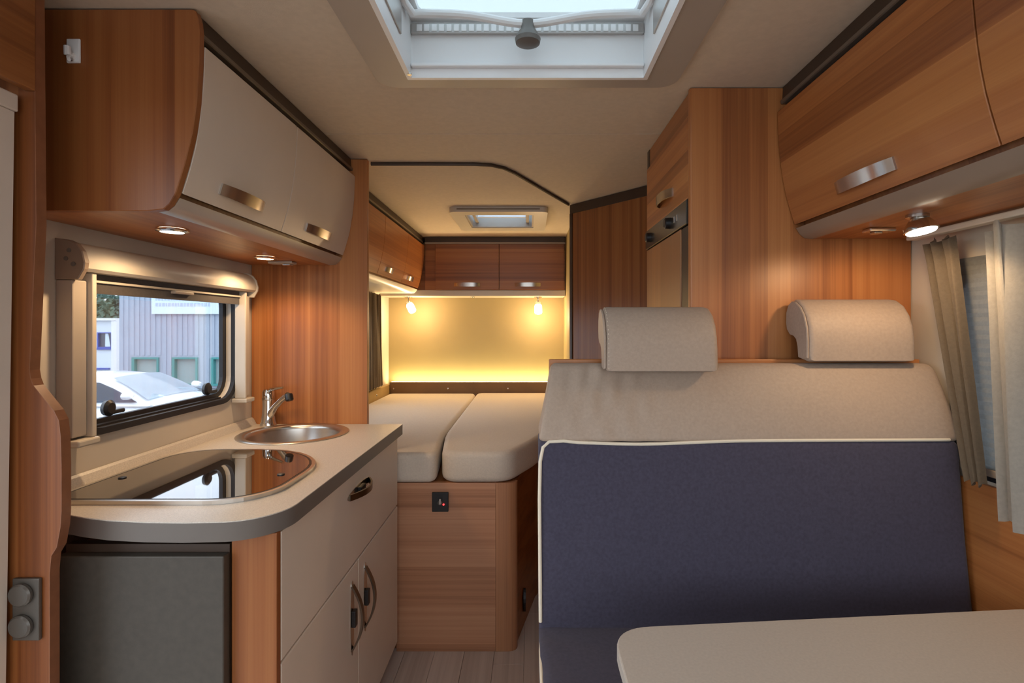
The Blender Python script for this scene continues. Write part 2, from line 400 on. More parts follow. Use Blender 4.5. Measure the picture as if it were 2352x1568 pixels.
# small bedroom hatch
ht = thing('roof_hatch', (-0.17, 3.25, ZC), 'small framed roof hatch in the bedroom ceiling', 'roof hatch')
B().ring(rrect(-0.445, 0.105, 2.96, 3.55, 0.04), rrect(HT[0]+0.002, HT[1]-0.002, HT[2]+0.002, HT[3]-0.002, 0.01), 2, ZC-0.030, ZC-0.0005).build('frame', PLAST, ht)
B().box(-0.40, 0.06, 2.957, 2.962, ZC-0.018, ZC-0.010).build('frame_groove', BRONZE, ht)
B().ring(rrect(HT[0]+.002, HT[1]-.002, HT[2]+.002, HT[3]-.002, 0.003), rrect(HT[0]+0.012, HT[1]-0.012, HT[2]+0.012, HT[3]-0.012, 0.003), 2, ZC-0.024, ZC+0.10).build('well', PLASTD, ht)
for sx in (HT[0]+0.03, HT[1]-0.05):
    B().box(sx, sx+0.02, HT[2]+0.015, HT[3]-0.015, ZC+0.0, ZC+0.02, 0.003).build('side_guide', PLASTD, ht)
B().box(HT[0]+0.05, HT[1]-0.05, 3.33, 3.345, ZC+0.015, ZC+0.03, 0.003).build('blind_bar', WHITE, ht)
B().box(HT[0]+0.012, HT[1]-0.012, HT[2]+0.012, HT[3]-0.012, ZC+0.085, ZC+0.091).build('pane', HATCHP, ht)

# ------------------------------------------------------------------ overhead locker profile (shared by all side lockers)
CONT = [(0.701, 1.972), (0.695, 1.968), (0.690, 1.950), (0.6875, 1.927), (0.6885, 1.861), (0.693, 1.780), (0.702, 1.715), (0.7175, 1.651),
        (0.7366, 1.589), (0.750, 1.566), (0.763, 1.555), (0.796, 1.5515)]
DOORP = [(0.6875, 1.903), (0.6885, 1.861), (0.6905, 1.82), (0.694, 1.78), (0.698, 1.745), (0.7035, 1.71), (0.7105, 1.675), (0.7185, 1.645), (0.7275, 1.615), (0.735, 1.592)]
def offs(poly, d):
    out = []
    for i, p in enumerate(poly):
        a = Vector(poly[max(i-1, 0)]); b = Vector(poly[min(i+1, len(poly)-1)]); t = (b-a).normalized()
        n = Vector((-t.y, t.x)); n = n if n.x > 0 else -n
        out.append((p[0]+n.x*d, p[1]+n.y*d))
    return out
def door_poly(th=0.018): return DOORP + offs(DOORP, th)[::-1]
def on_door(z):
    for (xa, za), (xb, zb) in zip(DOORP[:-1], DOORP[1:]):
        if zb <= z <= za:
            t = (z-za)/(zb-za); d = Vector((xb-xa, zb-za)).normalized(); return xa+t*(xb-xa), Vector((d.y, -d.x)) if d.y < 0 else d
def side_locker(name, label, sgn, dx, wallx, y0, y1, seams, door_mat, end_mat, near_end, handles, valance_mat, bottom_mat, cat='cupboard', hname='handle', far_end=False):
    """sgn -1 left side, +1 right side; profile x mirrored, shifted outward by dx"""
    root = thing(name, (sgn*0.9, (y0+y1)/2, 1.5515), label, cat)
    S = lambda poly: [(sgn*(px+dx), pz) for px, pz in poly]
    wx = abs(wallx)
    ya = y0
    if near_end:
        B().prism(S(CONT) + [(wallx-sgn*0.002, 1.5515), (wallx-sgn*0.002, 1.972)], 1, y0, y0+0.018, 0.0015, 1).build('end_panel', end_mat, root); ya = y0+0.018
    if far_end:
        B().prism(S(CONT) + [(wallx-sgn*0.002, 1.5515), (wallx-sgn*0.002, 1.972)], 1, y1-0.018, y1, 0.0015, 1).build('end_panel', end_mat, root); y1 -= 0.018
    # carcass: back + top
    inner = [(0.722, 1.900), (0.722, 1.80), (0.745, 1.66), (0.768, 1.585)]
    B().prism(S(inner) + [(wallx-sgn*0.002, 1.585), (wallx-sgn*0.002, 1.900)], 1, ya, y1, 0).build('carcass', end_mat, root)
    B().prism(S([(0.700, 1.926), (0.697, 1.928), (0.697, 1.936), (0.700, 1.938)]) + S([(0.745, 1.938), (0.745, 1.926)]), 1, ya, y1).build('top_rail', RAILM, root)
    B().prism(S([(0.704, 1.973), (0.702, 1.939), (0.75, 1.939), (0.75, 1.973)]), 1, ya, y1).build('top_fascia', DARKTRIM, root)
    B().prism(S([(0.712, 1.925), (0.712, 1.9005), (0.75, 1.9005), (0.75, 1.925)]), 1, ya, y1).build('top_gap', DARKTRIM, root)
    # valance and bottom board
    B().prism(S([(0.7395, 1.5825), (0.751, 1.565), (0.763, 1.5555), (0.785, 1.5525), (0.785, 1.5825)]), 1, ya, y1).build('valance', valance_mat, root, True, ang=50)
    b0 = sgn*(0.785+dx); b1 = wallx-sgn*0.002
    B().box(min(b0, b1), max(b0, b1), ya, y1, 1.5535, 1.584).build('bottom_board', bottom_mat, root)
    ys = [ya] + seams + [y1]
    for i, (a, c) in enumerate(zip(ys[:-1], ys[1:])):
        d = B().prism(S(door_poly()), 1, a+0.0015, c-0.0015, 0.0012, 1).build('door', door_mat, root, True, ang=30)
        if handles[i] is not None:
            zz = 1.633; hx, n = on_door(zz); hy, hl = handles[i]
            nn = Vector((-sgn*abs(n.x), 0, -abs(n.y)))
            # child of the door: build relative to it
            strip_handle(d, (sgn*(hx+dx), hy, zz), (0, 1, 0), nn, hl, 0.030, 0.020, NICKEL, hname)
    return root
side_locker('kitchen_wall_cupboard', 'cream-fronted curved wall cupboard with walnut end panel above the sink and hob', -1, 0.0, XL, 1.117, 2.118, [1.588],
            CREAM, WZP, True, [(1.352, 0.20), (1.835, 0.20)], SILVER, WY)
side_locker('lounge_locker', 'walnut-fronted curved overhead locker above the bench and curtained window', 1, 0.0, XR, -0.45, 1.484, [0.18, 0.834],
            WY, WZ, False, [None, (0.51, 0.20), (1.155, 0.20)], VALT, WY)
side_locker('bedroom_side_locker', 'walnut overhead locker with small knob grips above the bed side wall', -1, 0.080, XL, 2.16, 3.93, [2.33, 2.87, 3.41],
            WY, WZ, False, [None, (2.52, 0.13), (3.06, 0.13), (3.59, 0.13)], PLAST, PLAST)
# rear locker across the bed
rl = thing('bedroom_rear_locker', (-0.26, 4.07, 1.54), 'dark walnut two-door locker across the rear wall above the bed head', 'cupboard')
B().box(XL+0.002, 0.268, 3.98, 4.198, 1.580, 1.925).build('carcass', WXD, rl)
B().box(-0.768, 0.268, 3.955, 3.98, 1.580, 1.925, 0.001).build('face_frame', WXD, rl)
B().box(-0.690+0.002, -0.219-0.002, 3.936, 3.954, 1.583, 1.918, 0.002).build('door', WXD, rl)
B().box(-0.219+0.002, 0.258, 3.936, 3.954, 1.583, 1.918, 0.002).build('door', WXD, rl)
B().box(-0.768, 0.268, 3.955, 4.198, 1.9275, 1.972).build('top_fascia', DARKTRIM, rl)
B().box(-0.768, 0.268, 3.945, 3.955, 1.921, 1.931).build('top_rail', PLASTD, rl)
B().box(XL+0.002, 0.268, 3.95, 4.198, 1.535, 1.5795, 0.003).build('valance', PLAST, rl)
for hx in (-0.455, -0.01): strip_handle(rl, (hx, 3.936, 1.618), (1, 0, 0), (0, -1, 0), 0.19, 0.03, 0.018)

# ------------------------------------------------------------------ kitchen block
KX = -0.52
kc = thing('kitchen_cabinet', (-0.80, 1.62, 0.0), 'cream kitchen base cabinet with one drawer above two doors and bow handles', 'cabinet')
B().box(XL+0.002, KX-0.018, 1.125, 2.117, 0.06, 0.780).build('carcass', WZ, kc)
B().box(-0.614, KX-0.0005, 1.105, 1.124, 0.06, 0.884, 0.002).build('end_post', WZP, kc)
B().box(XL+0.002, KX-0.05, 1.14, 2.117, 0.0005, 0.06).build('plinth', DARKTRIM, kc)
def bow_handle(door, c, ld):
    c = Vector(c); ld = Vector(ld); nd = Vector((1, 0, 0))
    P = []
    for i in range(17):
        t = i/16*2-1; P.append(c + ld*(0.095*t) + nd*(0.030*(1-t*t)+0.002))
    rings = []; td = ld.cross(nd).normalized()
    for i, p in enumerate(P):
        rings.append([p+td*0.009-nd*0.003, p-td*0.009-nd*0.003, p-td*0.009+nd*0.003, p+td*0.009+nd*0.003])
    B().rings_(rings).build('bow_handle', BRONZE, door, True)
    b = B()
    e = c - ld*0.105; f = c + ld*0.105
    q = [c+ld*(0.11*math.cos(a))+td*(0.016*math.sin(a)) for a in [2*PI*k/20 for k in range(20)]]
    b.rings_([[p+nd*0.0002 for p in q], [p+nd*0.002 for p in q]]).build('back_plate', NICKEL, door, True)
    u = c + nd*0.002
    s = abs(ld.y); hy, hz = (0.030, 0.013) if s > 0.5 else (0.013, 0.030)
    B().box(u.x, u.x+0.012, u.y-hy*0.8, u.y+hy*0.8, u.z-hz*0.8, u.z+hz*0.8, 0.002).build('latch_button', BLACK, door)
dr = B().box(KX-0.017, KX, 1.1245, 2.117, 0.6075, 0.880, 0.0025).build('drawer', CREAM, kc)
bow_handle(dr, (KX, 1.64, 0.815), (0, 1, 0))
d1 = B().box(KX-0.017, KX, 1.1245, 1.633, 0.066, 0.6015, 0.0025).build('door', CREAM, kc); bow_handle(d1, (KX, 1.572, 0.455), (0, 0, 1))
d2 = B().box(KX-0.017, KX, 1.636, 2.117, 0.066, 0.6015, 0.0025).build('door', CREAM, kc); bow_handle(d2, (KX, 1.697, 0.455), (0, 0, 1))
gc = thing('grey_cabinet', (-0.78, 1.10, 0.0), 'dark grey flat-fronted cabinet built under the rounded end of the worktop', 'cabinet')
B().box(-0.957, -0.617, 1.082, 1.104, 0.07, 0.846, 0.003).build('door', GREYD, gc)
B().box(-0.955, -0.6175, 1.1045, 1.1245, 0.0005, 0.862).build('body', DARKTRIM, gc)

wt = thing('worktop', (-0.79, 1.6, 0.885), 'speckled beige kitchen worktop with grey rounded edge', 'worktop')
WTZ = 0.925
out = [(XL+0.003, 2.139), (-0.645, 2.139)] if False else [(XL+0.003, 2.117), (-0.50, 2.117)]
arc = []
for k in range(13):
    a = 0 - 0.5*PI*k/12; arc.append((-0.615+0.110*math.cos(a), 1.172+0.115*math.sin(a)))
out += [(-0.503, 1.7)] + arc + [(-0.68, 1.053), (-0.76, 1.056), (-0.84, 1.066), (-0.90, 1.082), (-0.94, 1.096), (XL+0.003, 1.11)]
import functools
SINK_C, SINK_R = (-0.845, 1.925), 0.187
def sink_loop(r, n=40): return [(SINK_C[0]+r*math.cos(2*PI*k/n), SINK_C[1]+r*math.sin(2*PI*k/n)) for k in range(n)]
def slab_with_hole(outline, hole, z0, z1):
    b = B(); t = b.bm
    loops = []
    for z in (z0, z1):
        edges = []
        for lst in (outline, hole):
            vs_ = [t.verts.new((p[0], p[1], z)) for p in lst]; loops.append(vs_)
            edges += [t.edges.new((vs_[i], vs_[(i+1) % len(vs_)])) for i in range(len(vs_))]
        bmesh.ops.triangle_fill(t, use_beauty=True, use_dissolve=False, edges=edges)
    for A, C in ((loops[0], loops[2]), (loops[1], loops[3])):
        for i in range(len(A)):
            j = (i+1) % len(A); t.faces.new([A[i], A[j], C[j], C[i]])
    bmesh.ops.recalc_face_normals(t, faces=t.faces); return b
slab_with_hole(out, sink_loop(SINK_R-0.016), WTZ-0.002, WTZ).build('surface', WORK, wt)
slab_with_hole(out, sink_loop(SINK_R-0.016), WTZ-0.040, WTZ-0.002).build('edge_core', WEDGE, wt, True, ang=25)
B().prism([(XL+0.002, WTZ), (XL+0.024, WTZ), (XL+0.012, WTZ+0.022), (XL+0.006, WTZ+0.027), (XL+0.002, WTZ+0.027)], 1, 1.10, 2.117).build('upstand', WORK, wt)

sn = thing('sink', (SINK_C[0], SINK_C[1], 0.80), 'round brushed steel sink bowl set into the worktop', 'sink')
R = SINK_R
B().lathe([(R, 0.0), (R+0.001, 0.003), (R-0.004, 0.006), (R-0.022, 0.005), (R-0.030, 0.001), (R-0.034, -0.010), (R-0.040, -0.09), (R-0.065, -0.118), (0.03, -0.124), (0.03, -0.126), (R-0.060, -0.121), (R-0.036, -0.09), (R-0.028, -0.01), (R-0.020, 0.0)], (*SINK_C, WTZ), n=56, capped=False).build('bowl', STEEL, sn, True, ang=60)
B().lathe([(0.001, -0.1255), (0.028, -0.1255), (0.03, -0.121), (0.018, -0.121), (0.001, -0.1225)], (*SINK_C, WTZ), n=24).build('drain', CHROME, sn, True)

fc = thing('kitchen_tap', (-1.005, 2.065, WTZ), 'chrome lever mixer tap beside the round sink', 'tap')
fx, fy = -1.012, 2.079
B().lathe([(0.030, 0.0), (0.031, 0.006), (0.026, 0.018), (0.023, 0.045), (0.021, 0.075), (0.022, 0.11), (0.022, 0.132), (0.017, 0.142), (0.004, 0.145)], (fx, fy, WTZ), n=24).build('body', CHROME, fc, True, ang=40)
B().tube([(fx+0.012, fy-0.008, WTZ+0.045), (fx+0.045, fy-0.03, WTZ+0.083), (fx+0.085, fy-0.06, WTZ+0.113), (fx+0.112, fy-0.08, WTZ+0.128)], [0.015, 0.012, 0.0115, 0.013], 14).build('spout', CHROME, fc, True)
B().lathe([(0.013, 0), (0.0145, 0.006), (0.0145, 0.022), (0.011, 0.026)], (fx+0.116, fy-0.083, WTZ+0.134), (0.25, -0.2, -1.0), 16).build('aerator', BLACK, fc, True)
B().tube([(fx+0.006, fy, WTZ+0.139), (fx+0.035, fy-0.012, WTZ+0.147), (fx+0.072, fy-0.03, WTZ+0.153)], [0.008, 0.006, 0.0045], 12).build('lever', CHROME, fc, True)
B().lathe([(0.0225, 0.101), (0.0232, 0.103), (0.0232, 0.107), (0.0225, 0.109)], (fx, fy, WTZ), n=24, capped=False).build('seam_ring', NICKEL, fc, True)

hb = thing('hob', (-0.81, 1.39, WTZ), 'black glass-lidded hob with steel rim in the worktop', 'hob')
def hobloop(d): return rrect(-1.055+d, -0.575-d, 1.155+d, 1.648-d, (0.02, 0.13-d, 0.255-d, 0.12-d), 10)
B().ring(hobloop(0), hobloop(0.009), 2, WTZ+0.0002, WTZ+0.009).build('rim', STEEL, hb)
B().ring(hobloop(0.0095), hobloop(0.015), 2, WTZ+0.0004, WTZ+0.009).build('seal', BLACK, hb)
B().prism(hobloop(0.0155), 2, WTZ+0.001, WTZ+0.0095).build('glass_lid', HOB, hb)
for (hx, hy) in ((-0.63, 1.36), (-1.01, 1.33)):
    B().lathe([(0.009, 0), (0.009, 0.002), (0.006, 0.003)], (hx, hy, WTZ+0.0096), n=16).build('lid_stud', BLACK, hb, True)

# under-cupboard lights (kitchen)
def downlight(loc, label, power=LAMP_W):
    t = thing('downlight', loc, label, 'lamp')
    B().lathe([(0.030, 0.0), (0.036, -0.003), (0.036, -0.006), (0.028, -0.009), (0.026, -0.008)], loc, n=32, capped=False).build('ring', CHROME, t, True)
    B().lathe([(0.001, -0.001), (0.027, -0.001), (0.027, -0.0075), (0.001, -0.0085)], loc, n=32).build('lens', E_LAMP, t, True)
    spot(t, (loc[0], loc[1], loc[2]-0.014), power, 0.024, 150, 0.5)
    return t
ZB = 1.5533
downlight((-0.889, 1.335, ZB), 'round recessed downlight under the kitchen cupboard above the hob')
downlight((-0.918, 1.865, ZB), 'round recessed downlight under the kitchen cupboard above the sink')
sw = thing('light_switch', (-0.93, 2.0, ZB), 'small cream rocker switch under the kitchen cupboard beside the walnut divider', 'switch')
B().box(-0.965, -0.875, 1.975, 2.02, ZB-0.010, ZB, 0.003).build('housing', PLASTD, sw)
B().box(-0.915, -0.885, 1.982, 2.012, ZB-0.016, ZB-0.010, 0.003).build('rocker', CHROME, sw)
# coat hook on the end panel
hk = thing('coat_hook', (-0.947, 1.11, 1.86), 'small white plastic coat hook on the cupboard end panel', 'hook')
B().box(-0.961, -0.933, 1.1115, 1.1165, 1.858, 1.908, 0.002).build('plate', WHITE, hk)
B().tube([(-0.947, 1.112, 1.873), (-0.947, 1.104, 1.864), (-0.947, 1.099, 1.868), (-0.947, 1.098, 1.885)], [0.007, 0.007, 0.0065, 0.006], 10).build('hook_arm', WHITE, hk, True)

# ------------------------------------------------------------------ entrance side
cont = [(-0.925, 1.972), (-0.921, 1.50), (-0.927, 1.37), (-0.932, 1.258), (-0.9335, 1.229), (-0.931, 1.213), (-0.926, 1.20), (-0.906, 1.175), (-0.888, 1.153), (-0.879, 1.135), (-0.8755, 1.105), (-0.874, 1.05),
        (-0.874, 0.965), (-0.876, 0.935), (-0.883, 0.898), (-0.893, 0.882), (-0.896, 0.85), (-0.896, 0.0005)]
pp = thing('partition_panel', (-1.0, 1.01, 0), 'walnut partition with wavy edge between the entrance and the kitchen', 'partition')
B().prism(cont + [(XL+0.002, 0.0005), (XL+0.002, 1.972)], 1, 1.000, 1.020, 0).build('board', WZP, pp)
edge = [(p[0]+0.0016, p[1]) for p in cont]
B().prism(edge + [(p[0]+0.0001, p[1]) for p in cont[::-1]], 1, 0.9995, 1.0205).build('edge_band', EDGE, pp)
tp = thing('twin_switch', (-0.935, 0.998, 0.75), 'grey plate with two round knobs on the walnut partition', 'switch')
B().box(-0.958, -0.908, 0.992, 0.9995, 0.728, 0.843, 0.002).build('plate', KNOBG, tp)
for zz in (0.815, 0.757):
    B().lathe([(0.019, 0), (0.021, 0.002), (0.021, 0.007), (0.018, 0.010), (0.005, 0.011)], (-0.938, 0.992, zz), (0, -1, 0), 24).build('knob', KNOBG, tp, True)
hd = thing('door_header', (-0.93, 0.65, 1.749), 'walnut header board above the entrance doorway', 'header board')
B().box(-0.938, -0.920, 0.1, 0.999, 1.749, 1.972, 0.002).build('board', WYD, hd)
fs = thing('flyscreen_frame', (-1.0, 0.96, 0.0), 'tall cream flyscreen frame beside the entrance partition', 'flyscreen')
b = B(); b.rings_([[(-1.098, 0.93, 0.001), (-0.972, 0.93, 0.001), (-0.972, 0.985, 0.001), (-1.098, 0.985, 0.001)], [(-1.098, 0.93, 1.705), (-0.9465, 0.93, 1.705), (-0.9465, 0.985, 1.705), (-1.098, 0.985, 1.705)]])
b.build('side_post', CREAM, fs)
B().box(-1.098, -0.943, 0.925, 0.990, 1.706, 1.738, 0.003).build('top_cap', CREAM, fs)

# walnut divider between kitchen and bedroom
dv = B().box(XL+0.002, -0.640, 2.1185, 2.143, 0.0005, 1.972, 0.002).build('divider_panel', WZ)
tag(dv, 'tall walnut divider panel between the sink and the bed', 'panel')

# ------------------------------------------------------------------ kitchen window + blind
w1 = sroot('window_1', (XL, 1.64, 1.045))
B().ring(rrect(1.275, 2.003, 1.035, 1.475, 0.09), rrect(1.297, 1.983, 1.052, 1.453, 0.075), 0, XL-0.004, XL+0.010).build('inner_gasket', RUBBER, w1)
B().ring(rrect(1.286, 1.994, 1.046, 1.464, 0.001), rrect(1.297, 1.983, 1.052, 1.453, 0.075), 0, XL-0.0215, XL-0.004).build('reveal', PLAST, w1)
B().ring(rrect(1.290, 1.990, 1.050, 1.460, 0.07), rrect(1.315, 1.962, 1.070, 1.435, 0.055), 0, XL-0.036, XL-0.022).build('pane_frame', RUBBER, w1)
B().box(XL-0.042, XL-0.038, 1.292, 1.988, 1.052, 1.458).build('pane', PANE, w1)
B().box(XL-0.0215, XL-0.0045, 1.36, 1.92, 1.0522, 1.0580).build('bottom_seal', RUBBER, w1)
for yy, zz, a in ((1.875, 1.098, 1), (1.435, 1.098, -1)):
    B().lathe([(0.012, 0), (0.020, 0.004), (0.022, 0.014), (0.014, 0.020)], (XL-0.0375, yy, zz-0.006), (1, 0, 0.0), 20).build('latch_knob', BLACK, w1, True)
    B().box(XL-0.0365, XL-0.018, yy-0.008, yy+0.05, zz-0.024, zz-0.012, 0.004).build('latch_lever', BLACK, w1)
bl = thing('kitchen_window_blind', (XL, 1.63, 1.04), 'cream roller blind cassette with side rails around the kitchen window', 'blind')
prof = [(XL+0.0105, 1.440), (XL+0.058, 1.440), (XL+0.066, 1.447), (XL+0.068, 1.462), (XL+0.062, 1.482), (XL+0.048, 1.500), (XL+0.030, 1.509), (XL+0.0105, 1.511)]
B().prism(prof, 1, 1.255, 2.03, 0.002, 1).build('cassette', PLAST, bl, True, ang=28)
pc = [(p[0] + (0.003 if i not in (0, 7) else 0), p[1] + (0.003 if i > 3 else -0.003)) for i, p in enumerate(prof)]
pc[0] = (XL+0.0005, 1.42); pc[1] = (XL+0.055, 1.42); pc[7] = (XL+0.0005, 1.516)
cp = B().prism(pc, 1, 1.240, 1.2545, 0.002, 1).build('end_cap', VALT, bl)  # near cap: its shade is put into the darker taupe
for (xx, zz) in ((XL+0.035, 1.487), (XL+0.045, 1.455), (XL+0.028, 1.468)): B().lathe([(0.005, 0), (0.005, 0.002)], (xx, 1.2405, zz), (0, -1, 0), 12).build('screw', GREY, cp, True)
B().prism(pc, 1, 2.0305, 2.040, 0.002, 1).build('end_cap', PLAST, bl)
for ya, yb, inn in ((1.243, 1.285, 1.300), (1.992, 2.032, 1.980)):
    r_ = B().box(XL+0.0005, XL+0.040, ya, yb, 1.050, 1.4195 if ya < 1.5 else 1.425, 0.003).build('side_rail', PLASTD if ya < 1.5 else PLAST, bl)
    q0, q1 = sorted((inn, yb if ya < 1.5 else ya))
    B().box(XL+0.011, XL+0.052, q0+0.0005, q1-0.0005, 1.045, 1.439, 0.003).build('guide_lip', PLAST, r_)
    B().box(XL+0.0005, XL+0.058, min(ya, q0)-0.004, max(yb, q1)+0.004, 1.028, 1.0445, 0.004).build('rail_foot', PLAST, r_)
B().box(XL+0.020, XL+0.030, 1.302, 1.978, 1.392, 1.4395).build('blind_fabric', BLINDD, bl)
B().box(XL+0.016, XL+0.036, 1.302, 1.978, 1.418, 1.424, 0.001).build('pull_bar', PLAST, bl)
B().box(XL+0.014, XL+0.044, 1.60, 1.69, 1.409, 1.4175, 0.002).build('pull_tab', PLASTD, bl)

# ------------------------------------------------------------------ bed
bb = thing('platform_bed', (-0.5, 3.1, 0.0), 'walnut platform bed box with rounded front corner post', 'bed')
body = [(XL+0.004, 2.182), (-0.075, 2.182), (-0.055, 2.20), (0.030, 2.60), (0.15, 2.90), (0.262, 3.0), (0.268, 4.19), (XL+0.004, 4.19)]
B().prism(body, 2, 0.0005, 0.680).build('box', WYD, bb)
B().box(-0.535, -0.135, 2.160, 2.1815, 0.0005, 0.680, 0.001).build('front_panel', WXB, bb)
B().prism([(-0.1345, 2.1815), (-0.1345, 2.160), (-0.085, 2.160), (-0.068, 2.163), (-0.056, 2.170), (-0.049, 2.182), (-0.047, 2.199), (-0.055, 2.199), (-0.075, 2.1815)], 2, 0.0005, 0.680).build('corner_post', WZB, bb, True, ang=40)
vt = B().prism([(2.345+0.028*math.cos(a), 0.115+0.05*math.sin(a)) for a in [2*PI*k/20 for k in range(20)]], 0, -0.024, -0.014)
vt.build('vent', BLACK, bb)
cs = thing('control_switch', (-0.357, 2.158, 0.565), 'square black switch panel with red light on the bed base', 'switch')
B().box(-0.390, -0.324, 2.152, 2.1595, 0.566, 0.644, 0.002).build('plate', BLACK, cs)
B().lathe([(0.009, 0), (0.009, 0.008), (0.006, 0.010)], (-0.357, 2.152, 0.604), (0, -1, 0), 16).build('knob', GREY, cs, True)
B().box(-0.359, -0.352, 2.138, 2.1425, 0.600, 0.622, 0.001).build('pointer', SILVER, cs)
B().lathe([(0.0035, 0), (0.0035, 0.003)], (-0.343, 2.152, 0.596), (0, -1, 0), 10).build('indicator', E_RED, cs)
def mattress(outline, z0, z1, r, label, seed):
    rnd = random.Random(seed)
    b = B().prism(outline, 2, z0, z1, r, 5)
    bm = b.bm
    bmesh.ops.remove_doubles(bm, verts=bm.verts, dist=1e-5)
    o = b.build('mattress', MATT, None, True, ang=60)
    return tag(o, label, 'mattress', None)
def inset_round(poly, r, n=5):
    out = []
    m = len(poly)
    for i in range(m):
        p = Vector(poly[i]); a = (Vector(poly[i-1])-p); c = (Vector(poly[(i+1) % m])-p)
        q = min(r, a.length*0.45, c.length*0.45)
        A = p+a.normalized()*q; C = p+c.normalized()*q
        for k in range(n+1):
            t = k/n; v = (1-t)**2*A + 2*t*(1-t)*p + t*t*C; out.append((v.x, v.y))
    return out
mattress(inset_round([(XL+0.035, 2.149), (-0.372, 2.149), (-0.405, 2.55), (-0.405, 4.08), (XL+0.035, 4.08)], 0.05), 0.6815, 0.803, 0.022,
         'pale cream mattress along the curtained bedroom side wall', 1)
mattress(inset_round([(-0.352, 2.149), (-0.075, 2.149), (0.040, 2.42), (0.16, 2.86), (0.255, 3.04), (0.255, 4.08), (-0.398, 4.08), (-0.398, 2.55)], 0.07), 0.6815, 0.808, 0.026,
         'pale cream mattress with angled corner beside the bathroom wall', 2)
hbd = thing('bed_headboard', (-0.4, 4.15, 0.6815), 'low brown padded headboard strip below the glowing light line', 'headboard')
B().box(XL+0.034, 0.266, 4.092, 4.128, 0.6815, 0.886, 0.006).build('strip', HEADB, hbd)
for hx in (-1.035, -0.62, -0.16, 0.15): B().lathe([(0.008, 0), (0.006, 0.004), (0.001, 0.005)], (hx, 4.092, 0.838), (0, -1, 0), 12).build('button', NICKEL, hbd, True)
sb = thing('side_bolster', (XL+0.02, 3.2, 0.6815), 'ochre padded bolster strip along the bedroom side wall', 'bolster')
B().box(XL+0.002, XL+0.033, 2.16, 4.128, 0.6815, 0.870, 0.006).build('strip', HEADS, sb)
for hy in (2.9, 3.4, 3.75): B().lathe([(0.008, 0), (0.006, 0.004), (0.001, 0.005)], (XL+0.033, hy, 0.83), (1, 0, 0), 12).build('button', NICKEL, sb, True)
ls = thing('light_strip', (-0.4, 4.18, 0.886), 'glowing yellow light strip along the bed headboard', 'light strip')
B().box(XL+0.034, 0.268, 4.130, 4.198, 0.860, 0.876).build('profile', WHITE, ls)
B().box(XL+0.036, 0.266, 4.135, 4.165, 0.8762, 0.884).build('diffuser', E_LED, ls)

# bedroom lamps
def bed_lamp(loc, d, label):
    t = thing('reading_lamp', loc, label, 'lamp'); c = Vector(loc); d = Vector(d).normalized()
    B().lathe([(0.028, 0), (0.028, -0.008), (0.012, -0.014)], c, n=24).build('mount', NICKEL, t, True)
    B().tube([c+Vector((0, 0, -0.012)), c+Vector((0, 0, -0.04))], 0.005, 10).build('stem', NICKEL, t, True)
    j = c+Vector((0, 0, -0.040))
    B().lathe([(0.012, -0.008), (0.022, 0.004), (0.024, 0.022)], j, d, 20).build('socket', CHROME, t, True)
    B().lathe([(0.023, 0.022), (0.028, 0.035), (0.028, 0.082), (0.023, 0.090), (0.003, 0.092)], j, d, 20).build('bulb_glass', E_BULB, t, True)
    l = bpy.data.lights.new('lamp_light', 'POINT'); l.energy = BED_W; l.color = WARM; l.shadow_soft_size = 0.03
    o = bpy.data.objects.new('lamp_light', l); COL.objects.link(o); o.parent = t; o.location = (j+d*0.13) - c
bed_lamp((-0.905, 4.02, 1.5345), (0.42, -0.35, -0.75), 'tilted reading lamp with glowing glass bulb by the bedroom curtain')
bed_lamp((0.068, 4.02, 1.5345), (0.02, -0.25, -1.0), 'straight-hanging reading lamp with glowing glass bulb by the bathroom wall')
bs = thing('locker_button', (-0.42, 4.0, 1.534), 'small metal push button under the rear bedroom locker', 'button')
B().lathe([(0.016, 0), (0.016, -0.004), (0.011, -0.010)], (-0.42, 4.0, 1.5345), n=16).build('cap', NICKEL, bs, True)

# bedroom window and curtain
w2 = sroot('window_2', (XL, 3.08, 0.95))
B().ring(rrect(2.54, 3.63, 0.94, 1.43, 0.08), rrect(2.575, 3.595, 0.975, 1.395, 0.06), 0, XL-0.046, XL+0.006).build('frame', PLAST, w2)
B().box(XL-0.030, XL-0.026, 2.56, 3.61, 0.96, 1.41).build('pane', PANE, w2)
def curtain(name, label, x, zt, zb, y_top, y_bot, amp, folds, mat, cat='curtain', group=None, thick=0.0015, ph=0.0, xs=0.0, belly=0.0):
    """hanging cloth along a side wall; y_top/y_bot = (start, end) of the upper and lower edge"""
    def fn(u, v):
        z = zb+(zt-zb)*v
        s = v
        ya = y_bot[0]+(y_top[0]-y_bot[0])*s; yb = y_bot[1]+(y_top[1]-y_bot[1])*s
        a = amp*(0.55+0.45*v)
        xx = x + xs*(1-v) + a*math.sin(2*PI*folds*u+ph+0.5*math.sin(3*u+2*v)) + 0.25*a*math.sin(2*PI*folds*2.3*u+1+2.0*v) + belly*math.sin(PI*v)
        yy = ya+(yb-ya)*(u+0.02*math.sin(2*PI*folds*u*2+ph))
        return (xx, yy, z + 0.006*math.sin(2*PI*folds*u+1)*(1-v) - 0.016*abs(math.sin(PI*folds*u+0.4))*max(0.0, v-0.9)*10)
    o = B().grid(fn, 90, 30, thick).build(name, mat, None, True, ang=80)
    return tag(o, label, cat, group)
c1 = curtain('bedroom_curtain', 'grey-brown gathered curtain hanging at the bedroom side window', XL+0.045, 1.545, 0.885, (3.50, 3.82), (3.52, 3.87), 0.011, 5, CURG)

